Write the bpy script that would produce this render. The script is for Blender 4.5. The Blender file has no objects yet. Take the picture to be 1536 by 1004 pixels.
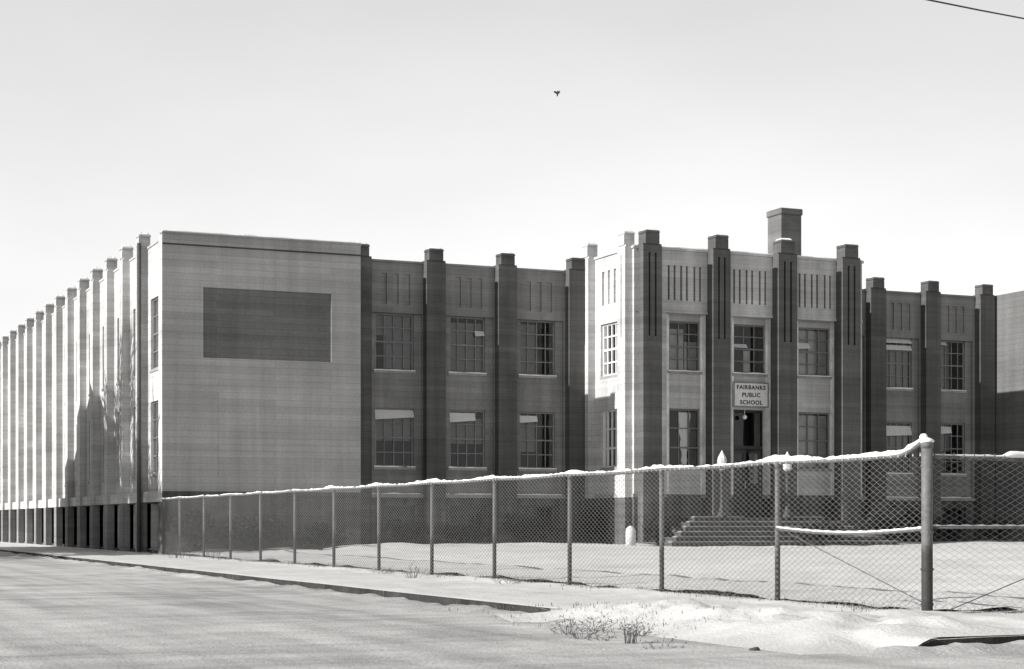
import bpy, bmesh, math, random
from mathutils import Vector, Matrix, noise as MN
random.seed(7)
S = bpy.context.scene
COL = S.collection
R = math.radians

# ------------------------------------------------------------------ camera
F, CX, HZ = 2663.0, 768.0, 785.0           # focal length, centre and horizon in photo pixels
TH = math.atan(1138.0 / F)
CT, ST = math.cos(TH), math.sin(TH)
EYE = 1.0
cam = bpy.data.cameras.new('camera')
co = bpy.data.objects.new('camera', cam); COL.objects.link(co)
co.location = (0, 0, EYE)
co.rotation_euler = (R(90), 0, -TH)
cam.sensor_width = 36; cam.lens = F / 1536 * 36
cam.shift_y = (HZ - 502) / 1536
cam.clip_end = 3000
S.camera = co

def X_at(px, Y):                            # world X where the column of a photo pixel meets the plane at depth Y
    u = (px - CX) / F
    return Y * (ST + u * CT) / (CT - u * ST)
def at(px, py, t):                          # a point at camera depth t
    u = (px - CX) / F
    return Vector((t * (ST + u * CT), t * (CT - u * ST), EYE + (HZ - py) * t / F))

# ------------------------------------------------------------------ light and sky
ELEV, AZ = R(26), R(2)                      # sun to the left, grazing the front
sd = Vector((-math.cos(ELEV) * math.cos(AZ), -math.cos(ELEV) * math.sin(AZ), math.sin(ELEV)))
sl = bpy.data.lights.new('sun', 'SUN'); sl.energy = 4.6; sl.angle = R(0.5); sl.color = (1, .985, .965)
so = bpy.data.objects.new('sun', sl); COL.objects.link(so)
so.rotation_euler = sd.to_track_quat('Z', 'Y').to_euler()
W = bpy.data.worlds.new('World'); S.world = W; W.use_nodes = True
nt = W.node_tree; nt.nodes.clear()
sky = nt.nodes.new('ShaderNodeTexSky'); sky.sky_type = 'NISHITA'; sky.sun_disc = False
sky.sun_elevation = ELEV; sky.sun_rotation = R(-92)
sky.air_density = 1.0; sky.dust_density = 0.0; sky.ozone_density = 1.0
bw = nt.nodes.new('ShaderNodeRGBToBW')
bg = nt.nodes.new('ShaderNodeBackground'); bg.inputs[1].default_value = .146
ow = nt.nodes.new('ShaderNodeOutputWorld')
nt.links.new(sky.outputs[0], bw.inputs[0])
# thin high cloud, fixed to the sky directions
tc = nt.nodes.new('ShaderNodeTexCoord'); mp = nt.nodes.new('ShaderNodeMapping'); mp.inputs['Scale'].default_value = (1.2, 1.2, 3.0)
nz = nt.nodes.new('ShaderNodeTexNoise'); nz.inputs['Scale'].default_value = 1.6; nz.inputs['Detail'].default_value = 5
mr = nt.nodes.new('ShaderNodeMapRange'); mr.inputs[1].default_value = .3; mr.inputs[2].default_value = .7; mr.inputs[3].default_value = .90; mr.inputs[4].default_value = 1.1
ml = nt.nodes.new('ShaderNodeMath'); ml.operation = 'MULTIPLY'
nt.links.new(tc.outputs['Generated'], mp.inputs[0]); nt.links.new(mp.outputs[0], nz.inputs[0])
sx = nt.nodes.new('ShaderNodeSeparateXYZ'); nt.links.new(tc.outputs['Generated'], sx.inputs[0])
def wm(op, a, b):
    x = nt.nodes.new('ShaderNodeMath'); x.operation = op
    for i, v in enumerate((a, b)):
        if isinstance(v, (int, float)): x.inputs[i].default_value = v
        else: nt.links.new(v, x.inputs[i])
    return x.outputs[0]
veil = wm('MULTIPLY', wm('POWER', wm('SUBTRACT', 1.0, wm('MAXIMUM', sx.outputs[2], 0.0)), .8), 3.0)
hazy = wm('ADD', wm('MULTIPLY', bw.outputs[0], .3), veil)
nt.links.new(nz.outputs[0], mr.inputs[0]); nt.links.new(mr.outputs[0], ml.inputs[0]); nt.links.new(hazy, ml.inputs[1])
nt.links.new(ml.outputs[0], bg.inputs[0]); nt.links.new(bg.outputs[0], ow.inputs[0])
S.view_settings.view_transform = 'Standard'; S.view_settings.look = 'None'
S.view_settings.exposure = 0.72; S.view_settings.gamma = 1

# ------------------------------------------------------------------ materials
class N:
    def __init__(s, name):
        s.m = bpy.data.materials.new(name); s.m.use_nodes = True
        s.t = s.m.node_tree; s.b = s.t.nodes['Principled BSDF']
    def n(s, k, **kw):
        x = s.t.nodes.new('ShaderNode' + k)
        for a, v in kw.items(): setattr(x, a, v)
        return x
    def l(s, a, b): s.t.links.new(a, b)
    def pos(s, scale=(1, 1, 1)):
        c = s.n('NewGeometry'); m = s.n('Mapping'); m.inputs['Scale'].default_value = scale
        s.l(c.outputs['Position'], m.inputs[0]); return m.outputs[0]
    def noise(s, sc, scale=(1, 1, 1), det=6, rough=.6):
        x = s.n('TexNoise'); x.inputs['Scale'].default_value = sc; x.inputs['Detail'].default_value = det
        x.inputs['Roughness'].default_value = rough; s.l(s.pos(scale), x.inputs['Vector']); return x.outputs[0]
    def rng(s, v, a, b, c, d):
        x = s.n('MapRange'); x.inputs[1].default_value = a; x.inputs[2].default_value = b
        x.inputs[3].default_value = c; x.inputs[4].default_value = d; s.l(v, x.inputs[0]); return x.outputs[0]
    def mul(s, a, b, op='MULTIPLY'):
        x = s.n('Math', operation=op)
        for i, v in enumerate((a, b)):
            if isinstance(v, (int, float)): x.inputs[i].default_value = v
            else: s.l(v, x.inputs[i])
        return x.outputs[0]
    def col(s, v, rough=.9, spec=.25):
        x = s.n('CombineColor'); 
        for i, k in enumerate((1.0, .997, .985)): s.l(s.mul(v, k), x.inputs[i])
        s.l(x.outputs[0], s.b.inputs['Base Color'])
        s.b.inputs['Roughness'].default_value = rough; s.b.inputs['Specular IOR Level'].default_value = spec
    def bump(s, v, dist=.01, st=1.0):
        x = s.n('Bump'); x.inputs['Distance'].default_value = dist; x.inputs['Strength'].default_value = st
        s.l(v, x.inputs['Height']); s.l(x.outputs[0], s.b.inputs['Normal'])

def brick(name, val, stain=.35, contrast=.16):
    """board-marked concrete: long form boards, pour lines, weather streaks"""
    k = N(name)
    sp = k.n('SeparateXYZ'); g = k.n('NewGeometry'); k.l(g.outputs['Position'], sp.inputs[0])
    cb = k.n('CombineXYZ'); k.l(k.mul(sp.outputs[0], sp.outputs[1], 'ADD'), cb.inputs[0]); k.l(sp.outputs[2], cb.inputs[1])
    bt = k.n('TexBrick'); bt.inputs['Scale'].default_value = 1; bt.inputs['Brick Width'].default_value = 3.7
    bt.inputs['Row Height'].default_value = .205; bt.inputs['Mortar Size'].default_value = .012; bt.inputs['Mortar Smooth'].default_value = .5
    c_ = contrast * .42
    bt.inputs['Color1'].default_value = (1 - c_,) * 3 + (1,); bt.inputs['Color2'].default_value = (1 + c_,) * 3 + (1,)
    bt.inputs['Mortar'].default_value = (.80, .80, .80, 1)
    k.l(cb.outputs[0], bt.inputs[0])
    b = k.n('RGBToBW'); k.l(bt.outputs[0], b.inputs[0])
    big = k.rng(k.noise(.45), .3, .7, 1 - stain * .45, 1 + stain * .45)
    strk = k.rng(k.noise(1.0, (3.0, 3.0, .12), 5), .35, .7, 1 - stain * .45, 1 + stain * .25)
    rows = k.rng(k.noise(1.0, (.10, .10, 3.0), 3), .3, .7, 1 - stain * .3, 1 + stain * .3)
    fine = k.rng(k.noise(14.0, (1, 1, 1), 5), .25, .75, .88, 1.12)
    v = k.mul(k.mul(k.mul(k.mul(b.outputs[0], big), strk), k.mul(fine, rows)), val)
    k.col(v, .92, .2); k.bump(k.mul(bt.outputs['Fac'], k.mul(k.noise(25, det=4), -.5), 'ADD'), .006, -.5)
    return k.m

def plain(name, val, rough=.8, var=.2, sc=3, metal=0, spec=.3, bump=0):
    k = N(name)
    a = k.rng(k.noise(sc), .3, .7, 1 - var, 1 + var); b = k.rng(k.noise(sc * 9), .3, .7, 1 - var * .5, 1 + var * .5)
    k.col(k.mul(k.mul(a, b), val), rough, spec); k.b.inputs['Metallic'].default_value = metal
    if bump: k.bump(k.noise(sc * 14), bump)
    return k.m

M = {}
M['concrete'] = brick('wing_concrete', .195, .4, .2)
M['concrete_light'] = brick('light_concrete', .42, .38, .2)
M['concrete_blank'] = brick('blank_wall_concrete', .295, .30, .17)
M['concrete_panel'] = brick('panel_concrete', .13, .3, .2)
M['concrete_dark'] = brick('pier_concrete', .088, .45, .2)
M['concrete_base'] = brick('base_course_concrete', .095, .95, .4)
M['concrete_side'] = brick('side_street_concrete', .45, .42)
M['stone'] = plain('trim_stone', .26, .85, .25, 2)
M['stone_pale'] = plain('pale_stone', .62, .85, .15, 4)
M['sunlit_jamb'] = plain('painted_jamb_sun', .66, .85, .25, 2)  # pale tone stands in for sunlight on the pavilion's window jambs
M['step'] = plain('step_concrete', .085, .9, .25, 2)
M['frame_pale'] = plain('pale_window_paint', .6, .6, .1, 5)
M['frame'] = plain('window_paint', .17, .6, .15, 5)
M['frame_dark'] = plain('dark_window_paint', .07, .6, .15, 5)
M['door'] = plain('door_paint', .045, .5, .2, 4)
M['blind'] = plain('window_shade_cloth', .2, .9, .12, 3)
M['white'] = plain('white_cloth', .5, .85, .08, 6)
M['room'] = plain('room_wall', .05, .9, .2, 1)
M['roof'] = plain('roof_felt', .12, .95, .25, 1)
M['galv'] = plain('galvanised_steel', .42, .55, .3, 12, .25, .4)
M['galv_wire'] = plain('galvanised_wire', .60, .5, .15, 12, .2, .4)
M['mesh'] = plain('fence_mesh_wire', .29, .5, .15, 12, .1, .4)
M['chimney'] = brick('chimney_concrete', .15, .4)
M['iron'] = plain('lamp_iron', .05, .6, .1, 6)
M['blind_pale'] = plain('pale_window_shade', .42, .9, .15, 3)
M['rusty'] = plain('weathered_post', .11, .7, .5, 9, .1, .3)
M['cable'] = plain('cable_rubber', .02, .7, .1, 5)
M['feather'] = plain('dark_feathers', .03, .8, .3, 20)
M['signboard'] = plain('sign_paint', .62, .6, .08, 5)
M['ink'] = plain('sign_lettering_paint', .03, .6, .1, 5)
M['siding'] = plain('house_siding', .3, .8, .15, 2)
M['rock'] = plain('dark_rock', .07, .9, .3, 20)
M['bark'] = plain('bark', .09, .95, .35, 6, bump=.02)
M['weed_leaf'] = plain('weed_leaf', .14, .8, .4, 9)
M['dry'] = plain('dry_grass_blade', .12, .9, .35, 9)
M['shrub_leaf'] = plain('shrub_leaf', .025, .7, .45, 5)
M['tree_leaf'] = plain('tree_leaf', .07, .7, .35, 3)
M['globe'] = plain('white_globe_glass', .8, .2, .03, 4, spec=.5)
k = N('fence_post_steel')                # grey paint, darker towards the ground
sp = k.n('SeparateXYZ'); g_ = k.n('NewGeometry'); k.l(g_.outputs['Position'], sp.inputs[0])
e_ = k.mul(sp.outputs[2], k.rng(k.noise(7), .3, .7, -.16, .16), 'ADD')
k.col(k.mul(k.rng(e_, .62, .80, .035, .115), k.rng(k.noise(20), .3, .7, .75, 1.25)), .6, .3); M['post'] = k.m
# window glass
k = N('window_glass'); k.b.inputs['Base Color'].default_value = (.02, .02, .02, 1)
tr = k.n('BsdfTransparent'); tr.inputs[0].default_value = (.82, .82, .82, 1)
gl = k.n('BsdfGlossy'); gl.inputs['Roughness'].default_value = .04
fr = k.n('Fresnel'); fr.inputs[0].default_value = 1.5
mx = k.n('MixShader'); k.l(fr.outputs[0], mx.inputs[0]); k.l(tr.outputs[0], mx.inputs[1]); k.l(gl.outputs[0], mx.inputs[2])
gb = k.n('Bump'); gb.inputs['Distance'].default_value = .004; k.l(k.noise(1.2, det=1), gb.inputs['Height']); k.l(gb.outputs[0], gl.inputs['Normal'])
k.l(mx.outputs[0], k.t.nodes['Material Output'].inputs[0]); M['glass'] = k.m
# grounds
def groundmat(name, val, bigv, spots, crack=False, sc=.5, bump=.012, ruts=False):
    k = N(name)
    a = k.rng(k.noise(sc, det=8), .3, .7, 1 - bigv, 1 + bigv)
    b = k.rng(k.noise(3.1, det=6), .25, .75, 1 - bigv * .7, 1 + bigv * .7)
    c = k.rng(k.noise(38, det=3), .3, .75, 1 - spots, 1 + spots)
    v = k.mul(k.mul(k.mul(a, b), c), val)
    if ruts:                                # wheel tracks worn along both streets, with bare darker patches
        v = k.mul(v, k.rng(k.noise(1.0, (1.5, .06, 1), 4), .42, .68, 1.06, .74))
        v = k.mul(v, k.rng(k.noise(1.0, (.10, 1.6, 1), 5), .45, .70, 1.05, .80))
        v = k.mul(v, k.rng(k.noise(.55, (1, .35, 1), 7), .55, .70, 1.0, .70))
    if crack:
        vo = k.n('TexVoronoi', feature='DISTANCE_TO_EDGE'); vo.inputs['Scale'].default_value = .22
        wv = k.n('VectorMath', operation='ADD'); nn = k.n('TexNoise'); nn.inputs['Scale'].default_value = 1.4
        k.l(k.pos(), nn.inputs[0]); sc_ = k.n('VectorMath', operation='SCALE'); sc_.inputs['Scale'].default_value = 1.2
        k.l(nn.outputs['Color'], sc_.inputs[0]); k.l(sc_.outputs[0], wv.inputs[1]); k.l(k.pos(), wv.inputs[0]); k.l(wv.outputs[0], vo.inputs[0])
        v = k.mul(v, k.rng(vo.outputs[0], 0, .008, .5, 1))
    k.col(v, .95, .15); k.bump(k.mul(k.noise(24, det=5), k.noise(3, det=5), 'ADD'), bump, .7)
    return k.m
M['road'] = groundmat('packed_road_snow', .385, .16, .16, False, .7, .02, True)
M['snow'] = plain('fresh_snow', .78, .75, .05, 6, spec=.2, bump=.01)
M['curtain'] = plain('curtain_cloth', .85, .9, .06, 6)
M['slush'] = plain('trodden_step_snow', .27, .8, .25, 3, spec=.2, bump=.02)
M['concrete_foot'] = brick('street_foot_concrete', .20, .5)
M['frost'] = plain('dirty_snow_crust', .62, .8, .15, 5, spec=.2, bump=.02)
M['walk'] = groundmat('trodden_snow', .49, .12, .10, bump=.016)
M['yard'] = groundmat('yard_snow', .52, .13, .10, sc=.25, bump=.018)
M['dirt'] = groundmat('loose_dirt', .30, .2, .25, sc=1.1, bump=.03)
M['kerb_top'] = groundmat('kerb_snow', .62, .15, .2)
M['kerb_face'] = groundmat('dark_kerb_face', .035, .45, .35, sc=1.5)
M['ground'] = groundmat('far_ground', .46, .2, .2, sc=.05)

# ------------------------------------------------------------------ mesh helpers
def build(name, bm, mats, parent=None, smooth=False):
    me = bpy.data.meshes.new(name)
    bmesh.ops.recalc_face_normals(bm, faces=bm.faces)
    bm.to_mesh(me); bm.free()
    for m in (mats if isinstance(mats, (list, tuple)) else [mats]): me.materials.append(M[m])
    if smooth:
        for p in me.polygons: p.use_smooth = True
    o = bpy.data.objects.new(name, me); COL.objects.link(o)
    if parent: o.parent = parent
    return o
def raw(name, vs, fs, mats, parent=None, smooth=False):
    me = bpy.data.meshes.new(name); me.from_pydata(vs, [], fs); me.update()
    for m in (mats if isinstance(mats, (list, tuple)) else [mats]): me.materials.append(M[m])
    if smooth:
        for p in me.polygons: p.use_smooth = True
    o = bpy.data.objects.new(name, me); COL.objects.link(o)
    if parent: o.parent = parent
    return o
def tag(o, label=None, cat=None, group=None, kind=None):
    for k_, v in (('label', label), ('category', cat), ('group', group), ('kind', kind)):
        if v: o[k_] = v
    return o
def thing(name, label, cat, loc=(0, 0, 0), group=None):
    o = bpy.data.objects.new(name, None); COL.objects.link(o); o.location = loc
    return tag(o, label, cat, group)
def copy_tree(o, parent=None):
    c = o.copy(); COL.objects.link(c); c.parent = parent
    for ch in o.children: copy_tree(ch, c)
    return c
def box(bm, x0, x1, y0, y1, z0, z1, mi=0, bev=0):
    vs = [bm.verts.new(v) for v in ((x0,y0,z0),(x1,y0,z0),(x1,y1,z0),(x0,y1,z0),(x0,y0,z1),(x1,y0,z1),(x1,y1,z1),(x0,y1,z1))]
    fs = [bm.faces.new([vs[i] for i in q]) for q in ((0,3,2,1),(4,5,6,7),(0,1,5,4),(1,2,6,5),(2,3,7,6),(3,0,4,7))]
    for f in fs: f.material_index = mi
    if bev:
        es = list({e for f in fs for e in f.edges})
        bmesh.ops.bevel(bm, geom=es, offset=bev, segments=1, affect='EDGES')
def prism(bm, pts, z0, z1, mi=0):
    a = [bm.verts.new((x, y, z0)) for x, y in pts]; b = [bm.verts.new((x, y, z1)) for x, y in pts]
    n = len(pts)
    fs = [bm.faces.new([a[i], a[(i+1) % n], b[(i+1) % n], b[i]]) for i in range(n)]
    fs += [bm.faces.new(a[::-1]), bm.faces.new(b)]
    for f in fs: f.material_index = mi
def tube(bm, pts, r, sides=8, mi=0, cap=True):
    pts = [Vector(p) for p in pts]; rs = r if isinstance(r, (list, tuple)) else [r] * len(pts)
    rings = []; up = None
    for i, p in enumerate(pts):
        d = (pts[min(i+1, len(pts)-1)] - pts[max(i-1, 0)]).normalized()
        if up is None: up = d.orthogonal().normalized()
        up = (up - d * up.dot(d)).normalized(); sx = d.cross(up)
        rings.append([bm.verts.new(p + (up * math.cos(2*math.pi*j/sides) + sx * math.sin(2*math.pi*j/sides)) * rs[i]) for j in range(sides)])
    for a, b in zip(rings, rings[1:]):
        for j in range(sides):
            f = bm.faces.new([a[j], a[(j+1) % sides], b[(j+1) % sides], b[j]]); f.material_index = mi; f.smooth = True
    if cap:
        for q in (rings[0][::-1], rings[-1]): bm.faces.new(q).material_index = mi
def lathe(bm, prof, c=(0, 0), sides=16, mi=0):
    rings = [[bm.verts.new((c[0] + r * math.cos(2*math.pi*j/sides), c[1] + r * math.sin(2*math.pi*j/sides), z)) for j in range(sides)] for r, z in prof]
    for a, b in zip(rings, rings[1:]):
        for j in range(sides): bm.faces.new([a[j], a[(j+1) % sides], b[(j+1) % sides], b[j]]).material_index = mi
    bm.faces.new(rings[0][::-1]); bm.faces.new(rings[-1])
def blob(bm, c, rx, ry, rz, sub=2, jit=.1):
    r = bmesh.ops.create_icosphere(bm, subdivisions=sub, radius=1)
    for v in r['verts']:
        s = 1 + random.uniform(-jit, jit); v.co = Vector((c[0] + v.co.x*rx*s, c[1] + v.co.y*ry*s, c[2] + v.co.z*rz*s))
def relief(axes, a_s, z_s, fn, place):
    """A wall face as a stepped relief. fn(a, z) -> (depth, material, open); place(a, depth, z) -> point. Steps become real reveals."""
    vs, fs, mi = [], [], []
    def quad(p, m):
        i = len(vs); vs.extend(p); fs.append((i, i+1, i+2, i+3)); mi.append(m)
    A = sorted(set(round(x, 4) for x in a_s)); Z = sorted(set(round(x, 4) for x in z_s))
    c = [[fn((A[i]+A[i+1])/2, (Z[j]+Z[j+1])/2) for j in range(len(Z)-1)] for i in range(len(A)-1)]
    for i in range(len(A)-1):
        for j in range(len(Z)-1):
            d, m, op = c[i][j]; a0, a1, z0, z1 = A[i], A[i+1], Z[j], Z[j+1]
            if not op: quad([place(a0,d,z0), place(a1,d,z0), place(a1,d,z1), place(a0,d,z1)], m)
            if i+1 < len(A)-1:
                e, m2, _ = c[i+1][j]
                if abs(e-d) > 1e-5: quad([place(a1,d,z0), place(a1,e,z0), place(a1,e,z1), place(a1,d,z1)], m if d < e else m2)
            if j+1 < len(Z)-1:
                e, m2, _ = c[i][j+1]
                if abs(e-d) > 1e-5: quad([place(a0,d,z1), place(a0,e,z1), place(a1,e,z1), place(a1,d,z1)], m if d < e else m2)
    return vs, fs, mi
def relief_obj(name, a_s, z_s, fn, place, mats, parent):
    vs, fs, mi = relief(None, a_s, z_s, fn, place)
    o = raw(name, vs, fs, mats, parent)
    for p, m in zip(o.data.polygons, mi): p.material_index = m
    return o
def leaf_cloud(vs, fs, c, rx, ry, rz, n, size, shell=.45):
    for _ in range(n):
        while True:
            d = Vector((random.uniform(-1,1), random.uniform(-1,1), random.uniform(-1,1)))
            if shell < d.length < 1: break
        p = Vector((c[0]+d.x*rx, c[1]+d.y*ry, c[2]+d.z*rz))
        a = Vector((random.gauss(0,1), random.gauss(0,1), random.gauss(0,1))).normalized(); b = a.orthogonal().normalized()
        s = size * random.uniform(.6, 1.4); i = len(vs)
        vs.extend([p-a*s, p-b*s*.45, p+a*s, p+b*s*.45]); fs.append((i, i+1, i+2, i+3))

# ------------------------------------------------------------------ levels and planes
XS = 11.68                                  # plane of the fence and of the side street facade
YB, YW = 55.0, 57.5                         # blank end blocks, recessed wings
YP = 53.86                                  # entrance pavilion
RD = -.12                                   # road level
KX, KY = 8.57, 12.8                         # kerb faces
FY = 15.9                                   # fence along the cross street
XB1 = X_at(541, YB)
XPL, XPR = X_at(951, YP), X_at(1293, YP)
XC = (XPL + XPR) / 2
XR0 = X_at(1487, YW); XR1 = XR0 + (XB1 - XS)
YEND = 105.0
YG = .2                                     # yard level at the building

# ------------------------------------------------------------------ ground
bm = bmesh.new(); box(bm, -1500, 1500, -1500, 1500, RD - .5, RD - .02)
tag(build('ground', bm, 'ground'), kind='structure')
bm = bmesh.new(); box(bm, -1.0, 400, -60, KY + .02, RD - .015, RD)
for s in (0,):
    box(bm, -1.0, KX + .02, KY + .03, 400, RD - .015, RD)
tag(build('road', bm, 'road'), kind='structure')
bm = bmesh.new(); box(bm, -8, -1.15, -60, 400, RD - .018, .0); box(bm, -1.15, -1.0, -60, 400, RD - .018, .0)
tag(build('far_sidewalk', bm, 'walk'), kind='structure')
# walk: one sheet round the corner, falling to the road where the kerb is missing
def smooth(a, b, x):
    t = min(1, max(0, (x - a) / (b - a))); return t*t*(3-2*t)
def wob(x, y): return (math.sin(x*2.1+y*1.3)+math.sin(x*.9-y*2.3+1)+math.sin(x*5.3+y*4.1)*.5)*.4
def apron(x, y):                            # 1 inside the kerbless corner
    return smooth(19.5, 18.2, y)
def snowz(x, y): return .022*MN.noise((x*.9, y*.9, 0)) + .014*MN.noise((x*2.7, y*2.7, 5)) + .007*MN.noise((x*7, y*7, 2)) + .012
def zwalk(x, y):
    z = snowz(x, y) * smooth(KX + .02, KX + .35, x) * smooth(KY + .02, KY + .35, y)
    # ploughed bank heaped on the kerbless corner
    bk = math.exp(-((x-9.55-.10*(16.2-y))/.75)**2) * smooth(12.9, 13.7, y) * smooth(19.8, 17.6, y) * smooth(13.5, 10.5, x)
    z += bk * (.08 + .10*MN.noise((x*1.7, y*1.7, 3)) + .06*MN.noise((x*4.3, y*4.3, 8)) + .02*MN.noise((x*11, y*11, 8)))
    z += .10*math.exp(-((x-10.9)/.5)**2-((y-15.3)/.42)**2) + .03*math.exp(-((x-XS)/.25)**2)
    # fall to the road near the missing corner kerb
    d = min(x - (KX - .55), (y - (KY - .05)) + max(0, x - 9.1) * 4) if y < 19.6 else 9
    f = smooth(0, 1.35, max(d, 0)) if d < 9 else 1
    g = max(apron(x, y) * (1 if x < 12 else 0), 0)
    low = RD - .006
    return z * f + (low - 0) * (1 - f) * g
def sheet(xs, ys, zf, skip=None):
    vs, fs = [], []; nx, ny = len(xs), len(ys)
    for y in ys:
        for x in xs: vs.append((x, y, zf(x, y)))
    for j in range(ny-1):
        for i in range(nx-1):
            if skip and skip((xs[i]+xs[i+1])/2, (ys[j]+ys[j+1])/2): continue
            a = j*nx+i; fs.append((a, a+1, a+nx+1, a+nx))
    return vs, fs
def frange(a, b, s):
    n = max(1, round((b-a)/s)); return [a + (b-a)*i/n for i in range(n+1)]
xs = frange(KX - .7, KX + .15, .07) + frange(KX + .15, 14.2, .085)[1:] + frange(14.2, 60, 4)[1:]
ys = frange(KY - .05, KY + .15, .05) + frange(KY + .15, 23, .085)[1:] + frange(23, 36, .2)[1:] + frange(36, 60, .5)[1:] + frange(60, 160, 5)[1:]
inyard = lambda x, y: x > XS + .3 and y > FY + .3
def skipw(x, y):
    if inyard(x, y) and not (x < XS + .6 or y < FY + .6): return True
    if x > XS + .2 and y > YB - .1: return True
    if x < KX + .03 and y > 18.95: return True
    if y < KY + .03 and x > 9.45: return True
    return False
vs, fs = sheet(xs, ys, zwalk, skipw)
tag(raw('sidewalk', vs, fs, 'walk', smooth=True), kind='structure')
# yard: rises a little to the building
def zyard(x, y):
    return .006 + YG * smooth(FY + 3, 50, y) * smooth(XS, XS + 9, x) + 2.2*snowz(x*.8, y*.8) - .035*math.exp(-((x-24-.35*(y-30)+1.2*math.sin(y*.3))/.7)**2) + .015*MN.noise((x*3, y*3, 1)) + .07*math.exp(-((x-XS)/.5)**2)*(.5+MN.noise((y*.8, 0, 0))) + .10*smooth(50.5, 54, y)*(.6+MN.noise((x*.7, y*.5, 6)))
xs = frange(XS + .25, 20, .2) + frange(20, 40, .5)[1:] + frange(40, 75, 1.5)[1:]; ys = frange(FY + .25, 30, .2) + frange(30, 58.5, .5)[1:]
vs, fs = sheet(xs, ys, zyard)
tag(raw('yard', vs, fs, 'yard', smooth=True), kind='structure')
# kerbs with dark faces, broken ends
def kerb(name, pts, axis):
    bm = bmesh.new()
    for (a0, a1, h0, h1) in pts:
        if axis == 'y':
            q = [(KX, a0, RD-.05), (KX+.15, a0, RD-.05), (KX+.15, a0, h0), (KX+.02, a0, h0)]; w = [(KX, a1, RD-.05), (KX+.15, a1, RD-.05), (KX+.15, a1, h1), (KX+.02, a1, h1)]
        else:
            q = [(a0, KY, RD-.05), (a0, KY+.15, RD-.05), (a0, KY+.15, h0), (a0, KY+.02, h0)]; w = [(a1, KY, RD-.05), (a1, KY+.15, RD-.05), (a1, KY+.15, h1), (a1, KY+.02, h1)]
        A = [bm.verts.new(v) for v in q]; B = [bm.verts.new(v) for v in w]
        for i in range(4):
            f = bm.faces.new([A[i], A[(i+1)%4], B[(i+1)%4], B[i]]); f.material_index = 1 if i == 3 else 0
        bm.faces.new(A); bm.faces.new(B[::-1])
    return tag(build(name, bm, ['kerb_top', 'kerb_face']), kind='structure')
vs, fs = sheet([KX-1.3+1.3*i/16 for i in range(17)], frange(17.2, 30, .1)+frange(30, 110, .4)[1:],
    lambda x, y: RD-.006 + (smooth(KX-1.3, KX-.5, x)*(.012+.02*MN.noise((x*2.4, y*1.1, 4))) + smooth(KX-.42, KX, x)*max(0, .035+.05*MN.noise((y*.55, 1, 9))+.03*MN.noise((x*6, y*3, 7))+.04*smooth(45, 90, y)))*smooth(17.2, 18.6, y))
tag(raw('road_snow', vs, fs, 'road', smooth=True), 'low ploughed snow along the kerb', 'snow', kind='stuff')
vs, fs = sheet(frange(8.4, 16, .1), [KY-1.1+1.1*i/14 for i in range(15)],
    lambda x, y: RD-.006 + (smooth(KY-1.1, KY-.5, y)*(.012+.02*MN.noise((x*1.1, y*2.4, 7))) + smooth(KY-.5, KY, y)*max(0, .052+.05*MN.noise((x*1.7, 1, 2))+.03*MN.noise((x*6, y*4, 5))))*smooth(8.4, 9.2, x))
tag(raw('road_snow', vs, fs, 'road', smooth=True), 'low ploughed snow along the cross street kerb', 'snow', kind='stuff')
seg = []; y = 18.95; h = .004
while y < 150:
    y2 = y + (3.0 if y < 70 else 10); h2 = .004 + random.uniform(-.004, .004)
    seg.append((y, y2 - .015, h, h2)); y = y2; h = h2
kerb('kerb', seg, 'y')
kerb('kerb', [(9.22, 9.5, -.112, -.02), (9.5, 10.0, -.02, -.01), (10.0, 12.5, -.01, .002), (12.515, 15.5, .002, .002), (15.515, 60, .002, .002)], 'x')

# ------------------------------------------------------------------ the school
B = thing('school_building', 'two storey concrete school with fluted piers, raised basement and projecting stepped entrance', 'building', (XC, YP, 0))
bpy.context.view_layer.update()
def part(o, label=None):
    o.parent = B; o.matrix_parent_inverse = B.matrix_world.inverted()
    if label: o['label'] = label
    return o
front = lambda Y: (lambda a, d, z: (a, Y + d, z))
side = lambda X: (lambda a, d, z: (X + d, a, z))
MW = ['concrete', 'concrete_light', 'concrete_dark', 'concrete_base', 'concrete_panel', 'stone', 'concrete_blank', 'concrete_side', 'sunlit_jamb']
BACK = .62
ZB = 2.0                                    # water table
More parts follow.
